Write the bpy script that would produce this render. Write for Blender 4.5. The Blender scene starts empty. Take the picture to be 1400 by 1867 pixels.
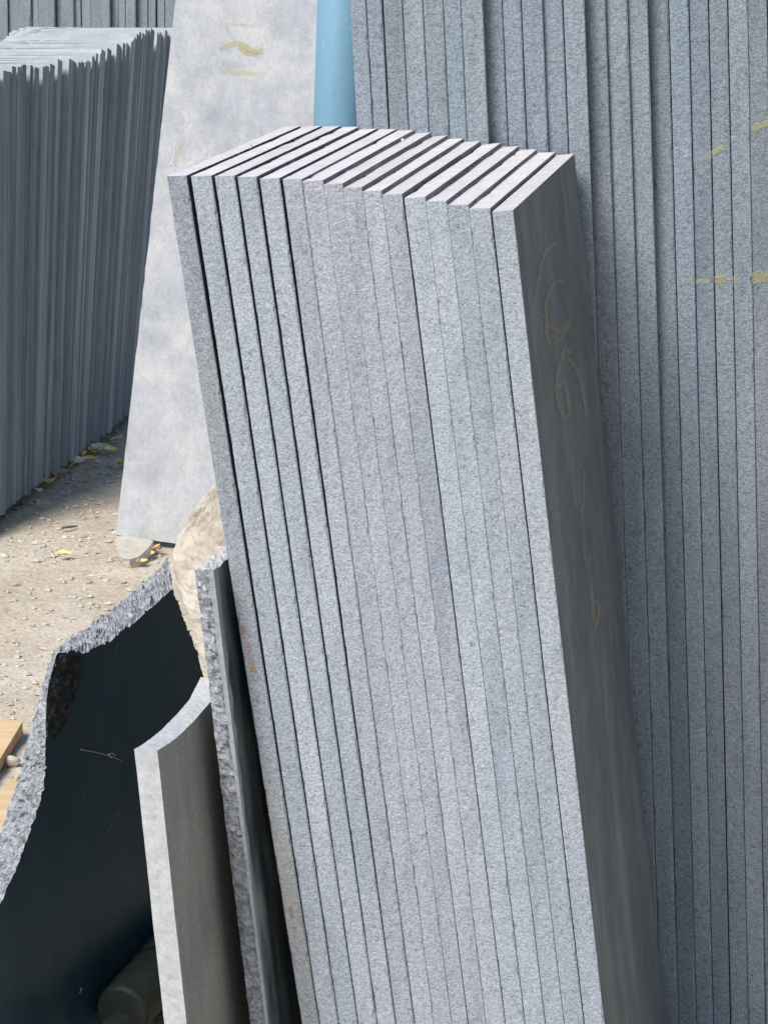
import bpy, bmesh, math, random
from mathutils import Vector, Matrix, noise
R = math.radians
random.seed(7)
scene = bpy.context.scene
COL = scene.collection

# ------------------------------------------------------------------ camera
F_PX, PITCH, CAM_H = 4500.0, R(14.0), 1.80
cam = bpy.data.cameras.new('camera')
cam.sensor_fit = 'VERTICAL'; cam.sensor_height = 24.0
cam.lens = F_PX / 1867.0 * 24.0
cam.clip_start = 0.05; cam.clip_end = 500
camo = bpy.data.objects.new('camera', cam); COL.objects.link(camo)
camo.location = (0, 0, CAM_H); camo.rotation_euler = (R(90) - PITCH, 0, 0)
scene.camera = camo

# ------------------------------------------------------------------ light
SUN_EL, SUN_DIR = R(50), Vector((-0.62, -0.78, 0)).normalized()   # towards the sun, in plan
sv = Vector((SUN_DIR.x * math.cos(SUN_EL), SUN_DIR.y * math.cos(SUN_EL), math.sin(SUN_EL)))
world = bpy.data.worlds.new('World'); scene.world = world; world.use_nodes = True
wn = world.node_tree.nodes; wl = world.node_tree.links
bg = wn['Background']; bg.inputs['Strength'].default_value = 0.088
sky = wn.new('ShaderNodeTexSky'); sky.sky_type = 'NISHITA'; sky.sun_disc = False
sky.sun_elevation = SUN_EL; sky.sun_rotation = math.atan2(sv.x, sv.y)
sky.air_density = 1.6; sky.dust_density = 0.6; sky.ozone_density = 3.0
wl.new(sky.outputs[0], bg.inputs['Color'])
sun = bpy.data.lights.new('sun', 'SUN'); sun.energy = 4.0; sun.angle = R(25); sun.color = (1.0, 0.965, 0.92)
suno = bpy.data.objects.new('sun', sun); COL.objects.link(suno)
suno.location = sv * 20; suno.rotation_euler = (-sv).to_track_quat('-Z', 'Y').to_euler()
scene.view_settings.view_transform = 'Standard'; scene.view_settings.look = 'None'
scene.view_settings.exposure = 0.38; scene.view_settings.gamma = 1.0
scene.view_settings.use_curve_mapping = False
scene.render.resolution_x = 767; scene.render.resolution_y = 1024

# ------------------------------------------------------------------ measuring helpers (sight lines of the photograph)
CAMP = Vector((0, 0, CAM_H))
FW = Vector((0, math.cos(PITCH), -math.sin(PITCH))); UP = Vector((0, math.sin(PITCH), math.cos(PITCH)))
def ray(x, y): return FW + Vector((1, 0, 0)) * ((x - 700) / F_PX) + UP * ((933.5 - y) / F_PX)
def onp(x, y, p0, n): r = ray(x, y); return CAMP + r * ((p0 - CAMP).dot(n) / r.dot(n))
def at(x, y, Y): r = ray(x, y); return CAMP + r * (Y / r.y)
def gnd(x, y, z=0.0): r = ray(x, y); return CAMP + r * ((z - CAM_H) / r.z)

# ------------------------------------------------------------------ object helpers
def tag(o, label, cat, group=None, kind=None):
    if label: o['label'] = label
    if cat: o['category'] = cat
    if group: o['group'] = group
    if kind: o['kind'] = kind
    return o
def mesh_obj(name, verts, faces, mats, parent=None, midx=None, origin=None, smooth=False):
    me = bpy.data.meshes.new(name)
    if origin is not None: verts = [Vector(v) - origin for v in verts]
    me.from_pydata([tuple(v) for v in verts], [], faces)
    for m in mats: me.materials.append(m)
    if midx: me.polygons.foreach_set('material_index', midx)
    if smooth: me.polygons.foreach_set('use_smooth', [True] * len(me.polygons))
    bm = bmesh.new(); bm.from_mesh(me); bmesh.ops.recalc_face_normals(bm, faces=bm.faces); bm.to_mesh(me); bm.free()
    me.update()
    o = bpy.data.objects.new(name, me); COL.objects.link(o)
    if origin is not None: o.location = origin
    if parent: o.parent = parent; o.location = (0, 0, 0) if origin is None else origin - parent.location
    return o
def nz(x, y=0.0, z=0.0): return noise.noise((x, y, z))

# ------------------------------------------------------------------ materials
class NT:
    def __init__(s, name):
        s.m = bpy.data.materials.new(name); s.m.use_nodes = True
        s.t = s.m.node_tree; s.n = s.t.nodes; s.l = s.t.links
        s.b = s.n['Principled BSDF']; s.out = s.n['Material Output']
        s.tc = s.n.new('ShaderNodeTexCoord'); s.oi = s.n.new('ShaderNodeObjectInfo')
        a = s.n.new('ShaderNodeVectorMath'); a.operation = 'MULTIPLY_ADD'
        s.l.new(s.oi.outputs['Random'], a.inputs[0]); a.inputs[1].default_value = (37, 53, 71)
        s.l.new(s.tc.outputs['Object'], a.inputs[2]); s.co = a.outputs[0]
    def mapping(s, sc):
        m = s.n.new('ShaderNodeMapping'); m.inputs['Scale'].default_value = sc; s.l.new(s.co, m.inputs['Vector']); return m.outputs[0]
    def noise(s, scale, detail=4, rough=0.55, vec=None, dist=0.0):
        t = s.n.new('ShaderNodeTexNoise'); t.inputs['Scale'].default_value = scale; t.inputs['Detail'].default_value = detail
        t.inputs['Roughness'].default_value = rough; t.inputs['Distortion'].default_value = dist
        s.l.new(vec or s.co, t.inputs['Vector']); return t.outputs['Fac']
    def vor(s, scale, vec=None, feature='F1', out='Distance'):
        t = s.n.new('ShaderNodeTexVoronoi'); t.inputs['Scale'].default_value = scale; t.feature = feature
        s.l.new(vec or s.co, t.inputs['Vector']); return t.outputs[out]
    def ramp(s, fac, stops):
        r = s.n.new('ShaderNodeValToRGB'); e = r.color_ramp.elements
        while len(e) < len(stops): e.new(0.5)
        for q, (p, c) in zip(e, stops):
            q.position = p; q.color = (*c, 1) if isinstance(c, tuple) else (c, c, c, 1)
        s.l.new(fac, r.inputs[0]); return r.outputs[0]
    def mix(s, fac, a, b, mode='MIX'):
        m = s.n.new('ShaderNodeMix'); m.data_type = 'RGBA'; m.blend_type = mode
        for i, v in ((0, fac), (6, a), (7, b)):
            if isinstance(v, (int, float)): m.inputs[i].default_value = v if i == 0 else (v, v, v, 1)
            elif isinstance(v, tuple): m.inputs[i].default_value = (*v, 1)
            else: s.l.new(v, m.inputs[i])
        return m.outputs[2]
    def math(s, op, a, b=0.0):
        m = s.n.new('ShaderNodeMath'); m.operation = op
        for i, v in ((0, a), (1, b)):
            if isinstance(v, (int, float)): m.inputs[i].default_value = v
            else: s.l.new(v, m.inputs[i])
        return m.outputs[0]
    def vary(s, col, amt):      # brightness of the individual stone
        v = s.math('MULTIPLY_ADD', s.oi.outputs['Random'], 2 * amt)
        s.n[-1].inputs[2].default_value = 1 - amt
        return s.mix(1.0, col, v, 'MULTIPLY')
    def done(s, col, rough=0.8, bump=None, strength=0.3, dist=0.002, spec=0.3):
        if isinstance(col, tuple): s.b.inputs['Base Color'].default_value = (*col, 1)
        else: s.l.new(col, s.b.inputs['Base Color'])
        if isinstance(rough, (int, float)): s.b.inputs['Roughness'].default_value = rough
        else: s.l.new(rough, s.b.inputs['Roughness'])
        s.b.inputs['Specular IOR Level'].default_value = spec
        if bump is not None:
            b = s.n.new('ShaderNodeBump'); b.inputs['Strength'].default_value = strength; b.inputs['Distance'].default_value = dist
            s.l.new(bump, b.inputs['Height']); s.l.new(b.outputs[0], s.b.inputs['Normal'])
        return s.m

def stone_edge(name, dark, mid, light, grain=320.0, vary=0.07, stain=None, bump=0.55, bd=0.0022):
    t = NT(name)
    g = t.noise(grain, 2, 0.7); g2 = t.noise(grain * 0.36, 2, 0.7)
    c = t.ramp(g, [(0.27, dark), (0.50, mid), (0.74, light)])
    pit = t.ramp(g2, [(0.26, 0.55), (0.42, 0.95), (0.7, 1.08)])
    c = t.mix(0.75, c, pit, 'MULTIPLY')
    drip = t.noise(38.0, 3, 0.6, t.mapping((1, 1, 0.07)))
    c = t.mix(0.5, c, t.ramp(drip, [(0.3, (0.80, 0.81, 0.84)), (0.5, (1.0, 1.0, 1.0)), (0.72, (1.12, 1.11, 1.10))]), 'MULTIPLY')
    blot = t.noise(7.0, 3, 0.65, t.mapping((1, 1, 0.30)))
    c = t.mix(0.75, c, t.ramp(blot, [(0.3, (0.78, 0.80, 0.85)), (0.7, (1.12, 1.09, 1.06))]), 'MULTIPLY')
    if stain:
        sm = t.ramp(t.noise(9.0, 4, 0.6, t.mapping((1, 1, 0.3))), [(0.50, 0.0), (0.66, 1.0)])
        c = t.mix(t.math('MULTIPLY', sm, stain[1]), c, stain[0])
    c = t.mix(1.0, c, t.oi.outputs['Color'], 'MULTIPLY')
    h = t.math('ADD', g, t.math('MULTIPLY', g2, 1.2))
    return t.done(c, 0.85, h, bump, bd, 0.25)
def stone_sawn(name, a, b, scale=40.0, vary=0.05, rough=0.75, streak=(1, 1, 1), bump=0.12, fine=420.0, speck=0.12):
    t = NT(name)
    n1 = t.noise(scale, 5, 0.6, t.mapping(streak)); n2 = t.noise(fine, 2, 0.6)
    c = t.mix(t.ramp(n1, [(0.3, 0.0), (0.72, 1.0)]), a, b)
    c = t.mix(speck, c, t.ramp(n2, [(0.3, 0.1), (0.7, 1.0)]), 'MULTIPLY')
    c = t.vary(c, vary)
    return t.done(c, rough, t.math('ADD', n2, t.math('MULTIPLY', n1, 0.7)), bump, 0.0015, 0.3)

M = {}
M['main_edge'] = stone_edge('granite_edge_pale', (0.20, 0.218, 0.243), (0.33, 0.353, 0.383), (0.465, 0.487, 0.515), grain=370)
M['main_edge_rust'] = stone_edge('granite_edge_rusty', (0.17, 0.182, 0.20), (0.285, 0.30, 0.32), (0.41, 0.425, 0.44), stain=((0.31, 0.26, 0.21), 0.35))
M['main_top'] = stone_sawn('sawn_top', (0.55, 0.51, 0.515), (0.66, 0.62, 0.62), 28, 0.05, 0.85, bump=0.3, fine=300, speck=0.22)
def mat_face():
    t = NT('sawn_face')
    n1 = t.noise(7, 5, 0.65, t.mapping((1, 1, 0.45))); n2 = t.noise(45, 4, 0.7, t.mapping((1, 1, 0.25))); n3 = t.noise(420, 2, 0.7); n4 = t.noise(16, 5, 0.7)
    c = t.ramp(n1, [(0.30, (0.078, 0.088, 0.100)), (0.52, (0.128, 0.136, 0.145)), (0.70, (0.21, 0.213, 0.21))])
    c = t.mix(0.4, c, t.ramp(n2, [(0.3, 0.75), (0.7, 1.22)]), 'MULTIPLY')
    c = t.mix(0.6, c, t.ramp(n3, [(0.3, 0.6), (0.7, 1.15)]), 'MULTIPLY')
    c = t.mix(t.ramp(n4, [(0.58, 0.0), (0.74, 0.30)]), c, (0.27, 0.27, 0.26))
    return t.done(c, t.ramp(n4, [(0.3, 0.5), (0.7, 0.75)]), t.math('ADD', n3, n2), 0.1, 0.0015, 0.3)
M['main_face'] = mat_face()
M['right_edge'] = stone_edge('granite_edge_blue', (0.13, 0.152, 0.175), (0.225, 0.255, 0.285), (0.33, 0.362, 0.392), 330, 0.13, bump=0.6)
M['left_edge'] = stone_sawn('sawn_edge_streaked', (0.145, 0.18, 0.225), (0.34, 0.385, 0.435), 34, 0.30, 0.8, (1, 1, 0.06), 0.3, 260, 0.35)
M['left_face'] = stone_sawn('slab_face_dusty', (0.32, 0.345, 0.37), (0.45, 0.465, 0.48), 14, 0.05, 0.8)
M['left_top'] = stone_sawn('slab_top_dusty', (0.42, 0.43, 0.445), (0.58, 0.585, 0.585), 22, 0.07, 0.9, bump=0.4, speck=0.25)
M['light_edge'] = stone_sawn('white_sawn_edge', (0.42, 0.427, 0.44), (0.52, 0.522, 0.53), 45, 0.02, 0.85, bump=0.25, fine=380, speck=0.22)
M['light_face'] = stone_sawn('brown_grey_face', (0.27, 0.258, 0.232), (0.40, 0.374, 0.33), 24, 0.02, 0.75, (1, 1, 0.3), 0.25, 300, 0.4)

def mat_pale():
    t = NT('pale_limestone')
    n = t.noise(5.5, 6, 0.62, dist=0.5); n2 = t.noise(17, 5, 0.6); n3 = t.noise(90, 4, 0.6, t.mapping((1, 1, 0.5)))
    c = t.ramp(n, [(0.30, (0.36, 0.372, 0.41)), (0.5, (0.47, 0.475, 0.505)), (0.68, (0.56, 0.545, 0.515))])
    c = t.mix(0.5, c, t.ramp(n2, [(0.3, 0.78), (0.65, 1.08)]), 'MULTIPLY')
    c = t.mix(0.4, c, t.ramp(n3, [(0.3, 0.75), (0.6, 1.05)]), 'MULTIPLY')
    n4 = t.noise(230, 2, 0.7); c = t.mix(0.45, c, t.ramp(n4, [(0.3, 0.70), (0.6, 1.08)]), 'MULTIPLY')
    return t.done(c, 0.75, n3, 0.15, 0.002)
M['pale'] = mat_pale()
def mat_black():
    t = NT('polished_black_stone')
    n = t.noise(9, 5, 0.6, t.mapping((1, 1, 0.35))); n2 = t.noise(60, 4, 0.7)
    c = t.ramp(n, [(0.3, (0.006, 0.030, 0.048)), (0.75, (0.016, 0.056, 0.083))])
    c = t.mix(t.ramp(n2, [(0.52, 0.0), (0.80, 0.45)]), c, (0.055, 0.085, 0.098))
    n5 = t.noise(14, 5, 0.7, t.mapping((1, 1, 0.5))); c = t.mix(t.ramp(n5, [(0.5, 0.0), (0.75, 0.5)]), c, (0.035, 0.058, 0.068))
    return t.done(c, t.ramp(n2, [(0.3, 0.34), (0.7, 0.5)]), n2, 0.04, 0.001, 0.22)
M['black'] = mat_black()
M['chamfer'] = stone_sawn('grey_chamfer', (0.26, 0.27, 0.28), (0.42, 0.43, 0.44), 30, 0.02, 0.8, (1, 1, 0.4), 0.3, 180, 0.3)
def mat_dusty():
    t = NT('dusty_black_stone')
    n = t.noise(22, 4, 0.65, t.mapping((1, 1, 0.22)))
    c = t.ramp(n, [(0.34, (0.03, 0.05, 0.062)), (0.54, (0.14, 0.155, 0.16)), (0.74, (0.42, 0.42, 0.39))])
    return t.done(c, 0.6, n, 0.1, 0.001, 0.3)
M['black_dusty'] = mat_dusty()
def mat_rough(name, d, m_, l, sc=70):
    t = NT(name)
    n = t.noise(sc, 4, 0.75); n2 = t.noise(sc * 3.2, 3, 0.75)
    c = t.ramp(n, [(0.30, d), (0.48, m_), (0.70, l)])
    c = t.mix(0.7, c, t.ramp(n2, [(0.34, 0.45), (0.50, 0.97), (0.7, 1.15)]), 'MULTIPLY')
    return t.done(c, 0.9, t.math('ADD', n, t.math('MULTIPLY', n2, 0.5)), 0.8, 0.006, 0.2)
M['rough_grey'] = mat_rough('split_grey_stone', (0.13, 0.14, 0.155), (0.29, 0.30, 0.325), (0.46, 0.47, 0.49))
M['rough_black'] = mat_rough('split_black_stone', (0.008, 0.010, 0.013), (0.025, 0.027, 0.03), (0.09, 0.09, 0.095))
def mat_beige():
    t = NT('beige_cleft_stone')
    n = t.noise(8, 6, 0.6, dist=1.0); n2 = t.noise(40, 5, 0.65, t.mapping((1, 1, 0.5)))
    c = t.ramp(n, [(0.26, (0.32, 0.315, 0.31)), (0.40, (0.44, 0.39, 0.33)), (0.66, (0.58, 0.525, 0.455))])
    c = t.mix(0.6, c, t.ramp(n2, [(0.3, 0.7), (0.6, 1.1)]), 'MULTIPLY')
    cr = t.n.new('ShaderNodeTexVoronoi'); cr.feature = 'DISTANCE_TO_EDGE'; cr.inputs['Scale'].default_value = 9
    wv = t.n.new('ShaderNodeVectorMath'); wv.operation = 'MULTIPLY_ADD'; t.l.new(n2, wv.inputs[0]); wv.inputs[1].default_value = (0.12, 0.12, 0.12)
    t.l.new(t.mapping((1.6, 1, 0.5)), wv.inputs[2]); t.l.new(wv.outputs[0], cr.inputs['Vector'])
    ck = t.ramp(cr.outputs['Distance'], [(0.0, 0.35), (0.035, 1.0)])
    c = t.mix(0.15, c, ck, 'MULTIPLY')
    return t.done(c, 0.9, t.math('ADD', n, n2), 0.6, 0.008, 0.2)
M['beige'] = mat_beige()
def mat_ground():
    t = NT('dusty_gravel_ground')
    n = t.noise(2.2, 6, 0.65); n2 = t.noise(45, 5, 0.7); v = t.vor(75)
    c = t.ramp(n, [(0.25, (0.38, 0.32, 0.245)), (0.5, (0.49, 0.42, 0.33)), (0.75, (0.60, 0.53, 0.44))])
    c = t.mix(0.65, c, t.ramp(n2, [(0.30, 0.5), (0.46, 0.95), (0.62, 1.05), (0.75, 1.3)]), 'MULTIPLY')
    c = t.mix(0.3, c, t.ramp(v, [(0.1, 1.15), (0.6, 0.75)]), 'MULTIPLY')
    return t.done(c, 0.95, t.math('SUBTRACT', n2, v), 0.5, 0.005, 0.15)
M['ground'] = mat_ground()
M['wedge'] = stone_sawn('beige_wedge', (0.46, 0.41, 0.34), (0.58, 0.54, 0.47), 30, 0.0, 0.9, bump=0.3, speck=0.2)
def mat_simple(name, a, b, sc, streak=(1, 1, 1), rough=0.8, bump=0.25, vary=0.12, spec=0.3):
    t = NT(name); n = t.noise(sc, 5, 0.6, t.mapping(streak))
    c = t.vary(t.mix(t.ramp(n, [(0.3, 0.0), (0.7, 1.0)]), a, b), vary)
    return t.done(c, rough, n, bump, 0.002, spec)
M['pebble'] = mat_simple('pebble', (0.30, 0.26, 0.21), (0.68, 0.61, 0.52), 25)
M['leaf'] = mat_simple('dry_leaf', (0.62, 0.38, 0.13), (0.80, 0.60, 0.30), 60, vary=0.2)
M['leaf_pale'] = mat_simple('faded_leaf', (0.66, 0.56, 0.40), (0.78, 0.72, 0.62), 60)
M['wood'] = mat_simple('pine_board', (0.56, 0.38, 0.20), (0.68, 0.52, 0.33), 30, (0.15, 1, 1), 0.75)
M['wood_side'] = mat_simple('pine_board_edge', (0.34, 0.16, 0.06), (0.52, 0.33, 0.17), 30, (0.15, 1, 1), 0.75)
M['wood_grey'] = mat_simple('weathered_timber', (0.10, 0.085, 0.07), (0.2, 0.17, 0.14), 30, (0.2, 1, 1))
M['dark_core'] = mat_simple('dark_green_stone', (0.008, 0.012, 0.010), (0.018, 0.022, 0.018), 20, rough=0.6)
def mat_pipe():
    t = NT('blue_paint_worn'); n = t.noise(9, 4, 0.6, t.mapping((1, 1, 0.25))); n2 = t.noise(45, 4, 0.7, t.mapping((1, 1, 0.5)))
    c = t.mix(t.ramp(n, [(0.3, 0.0), (0.7, 1.0)]), (0.125, 0.245, 0.34), (0.165, 0.30, 0.40))
    c = t.mix(t.ramp(n2, [(0.62, 0.0), (0.74, 0.55)]), c, (0.32, 0.38, 0.42)); c = t.mix(t.ramp(n2, [(0.26, 0.5), (0.36, 0.0)]), c, (0.10, 0.11, 0.11))
    return t.done(c, 0.55, n2, 0.05, 0.001, 0.25)
M['pipe'] = mat_pipe()
M['pipe_plain'] = mat_simple('blue_paint', (0.14, 0.27, 0.37), (0.17, 0.31, 0.41), 9, (1, 1, 0.3), 0.6, 0.08, 0.0, 0.25)
def mat_chalk(name, col, lo, hi, sc=260, alpha=1.0):
    t = NT(name); n = t.noise(sc, 4, 0.7); n2 = t.noise(28, 3, 0.6)
    a = t.math('MULTIPLY', t.ramp(t.math('ADD', t.math('MULTIPLY', n, 0.6), t.math('MULTIPLY', n2, 0.4)), [(lo, 0.0), (hi, 1.0)]), alpha)
    t.l.new(a, t.b.inputs['Alpha'])
    return t.done(col, 0.95, None, spec=0.1)
M['chalk_tan'] = mat_chalk('tan_chalk', (0.42, 0.36, 0.25), 0.34, 0.66, alpha=0.6)
M['chalk_grey'] = mat_chalk('grey_chalk', (0.33, 0.32, 0.29), 0.36, 0.64, alpha=0.5)
M['chalk_yellow'] = mat_chalk('yellow_chalk', (0.50, 0.43, 0.17), 0.34, 0.68, alpha=0.7)
M['chalk_yellow_faint'] = mat_chalk('faint_yellow_chalk', (0.60, 0.53, 0.26), 0.36, 0.70, alpha=0.5)
M['chalk_white'] = mat_chalk('white_chalk', (0.72, 0.72, 0.71), 0.40, 0.62, alpha=0.7)
M['rust'] = mat_chalk('rust_stain', (0.40, 0.19, 0.08), 0.36, 0.66, 90, alpha=0.6)
M['vein'] = mat_chalk('pale_vein', (0.20, 0.23, 0.24), 0.38, 0.62, 120, alpha=0.35)
M['web'] = mat_simple('dry_stalk', (0.30, 0.31, 0.29), (0.46, 0.46, 0.42), 80)

# ------------------------------------------------------------------ builders
def slab_mesh(TL, TR, BL, BR, D, W, seed, n=110, jit=0.0007, chip=0.03, bev=0.0007, chipd=0.003):
    """slab from its narrow front edge (four corners) and depth; worn, chipped arrises on both long corners.
    Materials: 0 front edge, 1 top, 2 broad faces"""
    rnd = random.Random(seed)
    T = (TR - TL).normalized(); vs = []; fs = []; mi = []
    cl = cr = 0.0
    for k in range(n + 1):
        t = k / n
        l = TL.lerp(BL, t); r = TR.lerp(BR, t)
        cl = cl * 0.45 if rnd.random() > chip else rnd.uniform(0.3, 1.0) * chipd
        cr = cr * 0.45 if rnd.random() > chip else rnd.uniform(0.3, 1.0) * chipd
        if k == 0: cl = cr = 0
        jl = abs(nz(k * 0.31, seed * 3.1)) * jit + abs(nz(k * 0.9, seed * 1.7, 5)) * jit + cl
        jr = abs(nz(k * 0.33, seed * 2.3, 9)) * jit + abs(nz(k * 0.85, seed * 5.7, 3)) * jit + cr
        fd = D * (nz(k * 0.12, seed, 2) * 0.0006)
        vs += [l + D * (bev + jl * 0.8), l + T * (bev + jl) + fd, r - T * (bev + jr) + fd, r + D * (bev + jr * 0.8), r + D * W, l + D * W]
    rim = {3: [], 5: []}; Ld = (BL - TL).normalized(); mr = 46
    for side in (3, 5):
        a, b = vs[side], vs[(side + 1) % 6]; sg = -1 if side == 3 else 1; c = 0
        for q in range(1, mr):
            c = c * 0.4 if rnd.random() > 0.05 else rnd.uniform(0.2, 1) * chipd * 0.7
            e = abs(nz(q * 0.5, seed, side)) * jit * 1.2 + c
            rim[side].append(len(vs) + len(rim[side])); rim.setdefault('v', []).append(a.lerp(b, q / mr) + T * sg * e + Ld * e * 0.6)
        vs_add = rim.pop('v'); base = 6 * (n + 1) + (mr - 1 if side == 5 else 0)
        rim[side] = list(range(base, base + mr - 1)); vs += vs_add
    for k in range(n):
        a = 6 * k; b = a + 6
        for i in range(6):
            j = (i + 1) % 6
            ex = rim[i] if k == 0 and i in rim else []
            fs.append((a + i, *ex, a + j, b + j, b + i)); mi.append((0, 0, 0, 2, 0, 2)[i])
    fs.append((0, 1, 2, 3, *rim[3], 4, 5, *rim[5])); mi.append(1)
    q = 6 * n; fs.append((q + 5, q + 4, q + 3, q + 2, q + 1, q)); mi.append(0)
    return vs, fs, mi
def ribbon(name, pts, widths, normal, mat, parent, lift=0.0008, seg=4):
    """a chalk stroke lying on a surface"""
    P = []
    for i in range(len(pts) - 1):
        for s in range(seg):
            u = s / seg
            p0 = pts[max(i - 1, 0)]; p1 = pts[i]; p2 = pts[i + 1]; p3 = pts[min(i + 2, len(pts) - 1)]
            P.append(0.5 * ((2 * p1) + (p2 - p0) * u + (2 * p0 - 5 * p1 + 4 * p2 - p3) * u * u + (3 * p1 - p0 - 3 * p2 + p3) * u ** 3))
    P.append(pts[-1]); vs = []; m = len(P)
    for i, p in enumerate(P):
        d = (P[min(i + 1, m - 1)] - P[max(i - 1, 0)]); s = d.cross(normal)
        s = s.normalized() if s.length > 1e-9 else Vector((1, 0, 0))
        w = widths * (0.75 + 0.5 * abs(nz(i * 0.4, widths * 1000))) * 0.5
        vs += [p + s * w + normal * lift, p - s * w + normal * lift]
    fs = [(2 * i, 2 * i + 1, 2 * i + 3, 2 * i + 2) for i in range(m - 1)]
    return mesh_obj(name, vs, fs, [mat], parent, origin=P[0])
def ribbon_px(name, pts, w, place, normal, mat, parent, lift=0.001, seg=5):
    P = []
    pts = [Vector((x, y, 0)) for x, y in pts]
    for i in range(len(pts) - 1):
        p0 = pts[max(i - 1, 0)]; p1 = pts[i]; p2 = pts[i + 1]; p3 = pts[min(i + 2, len(pts) - 1)]
        for s in range(seg):
            u = s / seg
            P.append(0.5 * ((2 * p1) + (p2 - p0) * u + (2 * p0 - 5 * p1 + 4 * p2 - p3) * u * u + (3 * p1 - p0 - 3 * p2 + p3) * u ** 3))
    P.append(pts[-1]); vs = []; m = len(P)
    for i, p in enumerate(P):
        d = P[min(i + 1, m - 1)] - P[max(i - 1, 0)]; s = Vector((d.y, -d.x, 0))
        s = s.normalized() if s.length > 1e-9 else Vector((1, 0, 0))
        q = s * (w * 0.5 * (0.7 + 0.6 * abs(nz(i * 0.4, w))))
        for e in (p + q, p - q): vs.append(place(e.x, e.y) + normal * lift)
    fs = [(2 * i, 2 * i + 1, 2 * i + 3, 2 * i + 2) for i in range(m - 1)]
    return mesh_obj(name, vs, fs, [mat], parent, origin=vs[0])
ORD = ['first', 'second', 'third', 'fourth', 'fifth', 'sixth', 'seventh', 'eighth', 'ninth', 'tenth', 'eleventh', 'twelfth',
       'thirteenth', 'fourteenth', 'fifteenth', 'sixteenth', 'seventeenth', 'eighteenth', 'nineteenth']
def ordn(i):
    if i < 19: return ORD[i]
    n = i + 1; tens = {2: 'twent', 3: 'thirt', 4: 'fort'}[n // 10]
    return tens + 'ieth' if n % 10 == 0 else tens + 'y-' + ORD[n % 10 - 1]

# ------------------------------------------------------------------ ground
def axis(a, b, step, far):
    xs = []; x = a
    while x <= b: xs.append(x); x += step
    s = step; l = a; lo = []
    while l > -far: s *= 1.5; l -= s; lo.append(l)
    s = step; h = xs[-1]; hi = []
    while h < far: s *= 1.5; h += s; hi.append(h)
    return lo[::-1] + xs + hi
gx = axis(-1.55, -0.25, 0.011, 120); gy = axis(4.3, 8.9, 0.014, 160)
def gz(x, y):
    return 0.012 * nz(x * 2.3, y * 2.3) + 0.005 * nz(x * 9, y * 9, 3) + 0.0022 * nz(x * 31, y * 31, 7) + 0.0014 * nz(x * 70, y * 70, 1)
gv = [(x, y, gz(x, y) if abs(x) < 6 and abs(y) < 14 else 0.0) for y in gy for x in gx]
nx = len(gx)
gf = [(j * nx + i, j * nx + i + 1, (j + 1) * nx + i + 1, (j + 1) * nx + i) for j in range(len(gy) - 1) for i in range(nx - 1)]
g = mesh_obj('ground', gv, gf, [M['ground']], smooth=True); g['kind'] = 'structure'

# loose gravel, uncountable
rnd = random.Random(3); pv = []; pf = []
OCT = [Vector(v) for v in ((1, 0, 0), (0, 1, 0), (-1, 0, 0), (0, -1, 0), (0, 0, 1), (0, 0, -1))]
OF = [(0, 1, 4), (1, 2, 4), (2, 3, 4), (3, 0, 4), (1, 0, 5), (2, 1, 5), (3, 2, 5), (0, 3, 5)]
for i in range(15000):
    x = rnd.gauss(-0.9, 0.45); y = rnd.uniform(3.4, 9.2)
    if nz(x * 1.7, y * 1.7, 4) + rnd.uniform(-0.5, 0.5) < -0.12: continue
    s = 0.0022 + 0.0105 * rnd.random() ** 4; k = len(pv); z = gz(x, y)
    rot = Matrix.Rotation(rnd.uniform(0, 6.28), 3, 'Z') @ Matrix.Rotation(rnd.uniform(-.4, .4), 3, 'X')
    sx, sy, sz = s * rnd.uniform(.8, 1.7), s * rnd.uniform(.6, 1.1), s * rnd.uniform(.35, .75)
    for v in OCT:
        w = rot @ Vector((v.x * sx * rnd.uniform(.7, 1.2), v.y * sy * rnd.uniform(.7, 1.2), v.z * sz)); pv.append((x + w.x, y + w.y, z + sz * .35 + w.z))
    pf += [(a + k, b + k, c + k) for a, b, c in OF]
gr = mesh_obj('gravel', pv, pf, [M['pebble']])
tag(gr, 'loose pale gravel and stone grit scattered over the dusty ground', 'gravel', kind='stuff')

# ------------------------------------------------------------------ the leaning stack in front: 16 slabs
Dm = (FW + Vector((1, 0, 0)) * (900 / F_PX) + UP * (1163 / F_PX)).normalized()
YM = 2.92; P0 = at(934.9, 382, YM); WM = 0.62
TLm = [(304.3, 321.4), (348, 321.4), (391.4, 322), (432.9, 322.9), (473.4, 326.3), (515.1, 327.1), (551.4, 330.6), (589.6, 336.3), (625.5, 342.9),
       (661, 349), (697, 355), (736.6, 361.4), (776, 367.7), (814.8, 374.3), (854.3, 380.6), (896.6, 386.3)]
TRm = [(335.7, 320), (383.7, 320), (425.7, 320), (465.7, 322), (507.7, 324.6), (548.6, 326.6), (588.8, 328.5), (624.6, 334.3), (659.6, 341), (695.5, 347.3),
       (733.2, 353.3), (774.8, 358.7), (813.6, 366), (853.2, 373), (893.4, 379.6), (934.9, 383)]
MLm = [415.7, 451, 490, 529.5, 567, 604.5, 640.4, 676, 709.2, 743.3, 776.3, 813.3, 850.3, 887.4, 924.5, 963]
BLm = [541, 574.2, 609.4, 645, 679.8, 714.4, 749, 783.2, 816, 846.4, 879, 914.3, 950.4, 987.4, 1021.5, 1058.4, 1095]
rndm = random.Random(11)
main = []
look = {0: 'rust-stained outer slab at the far left of the leaning front stack',
        15: 'rightmost slab of the leaning front stack, chalk scrawls on its dark face'}
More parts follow.
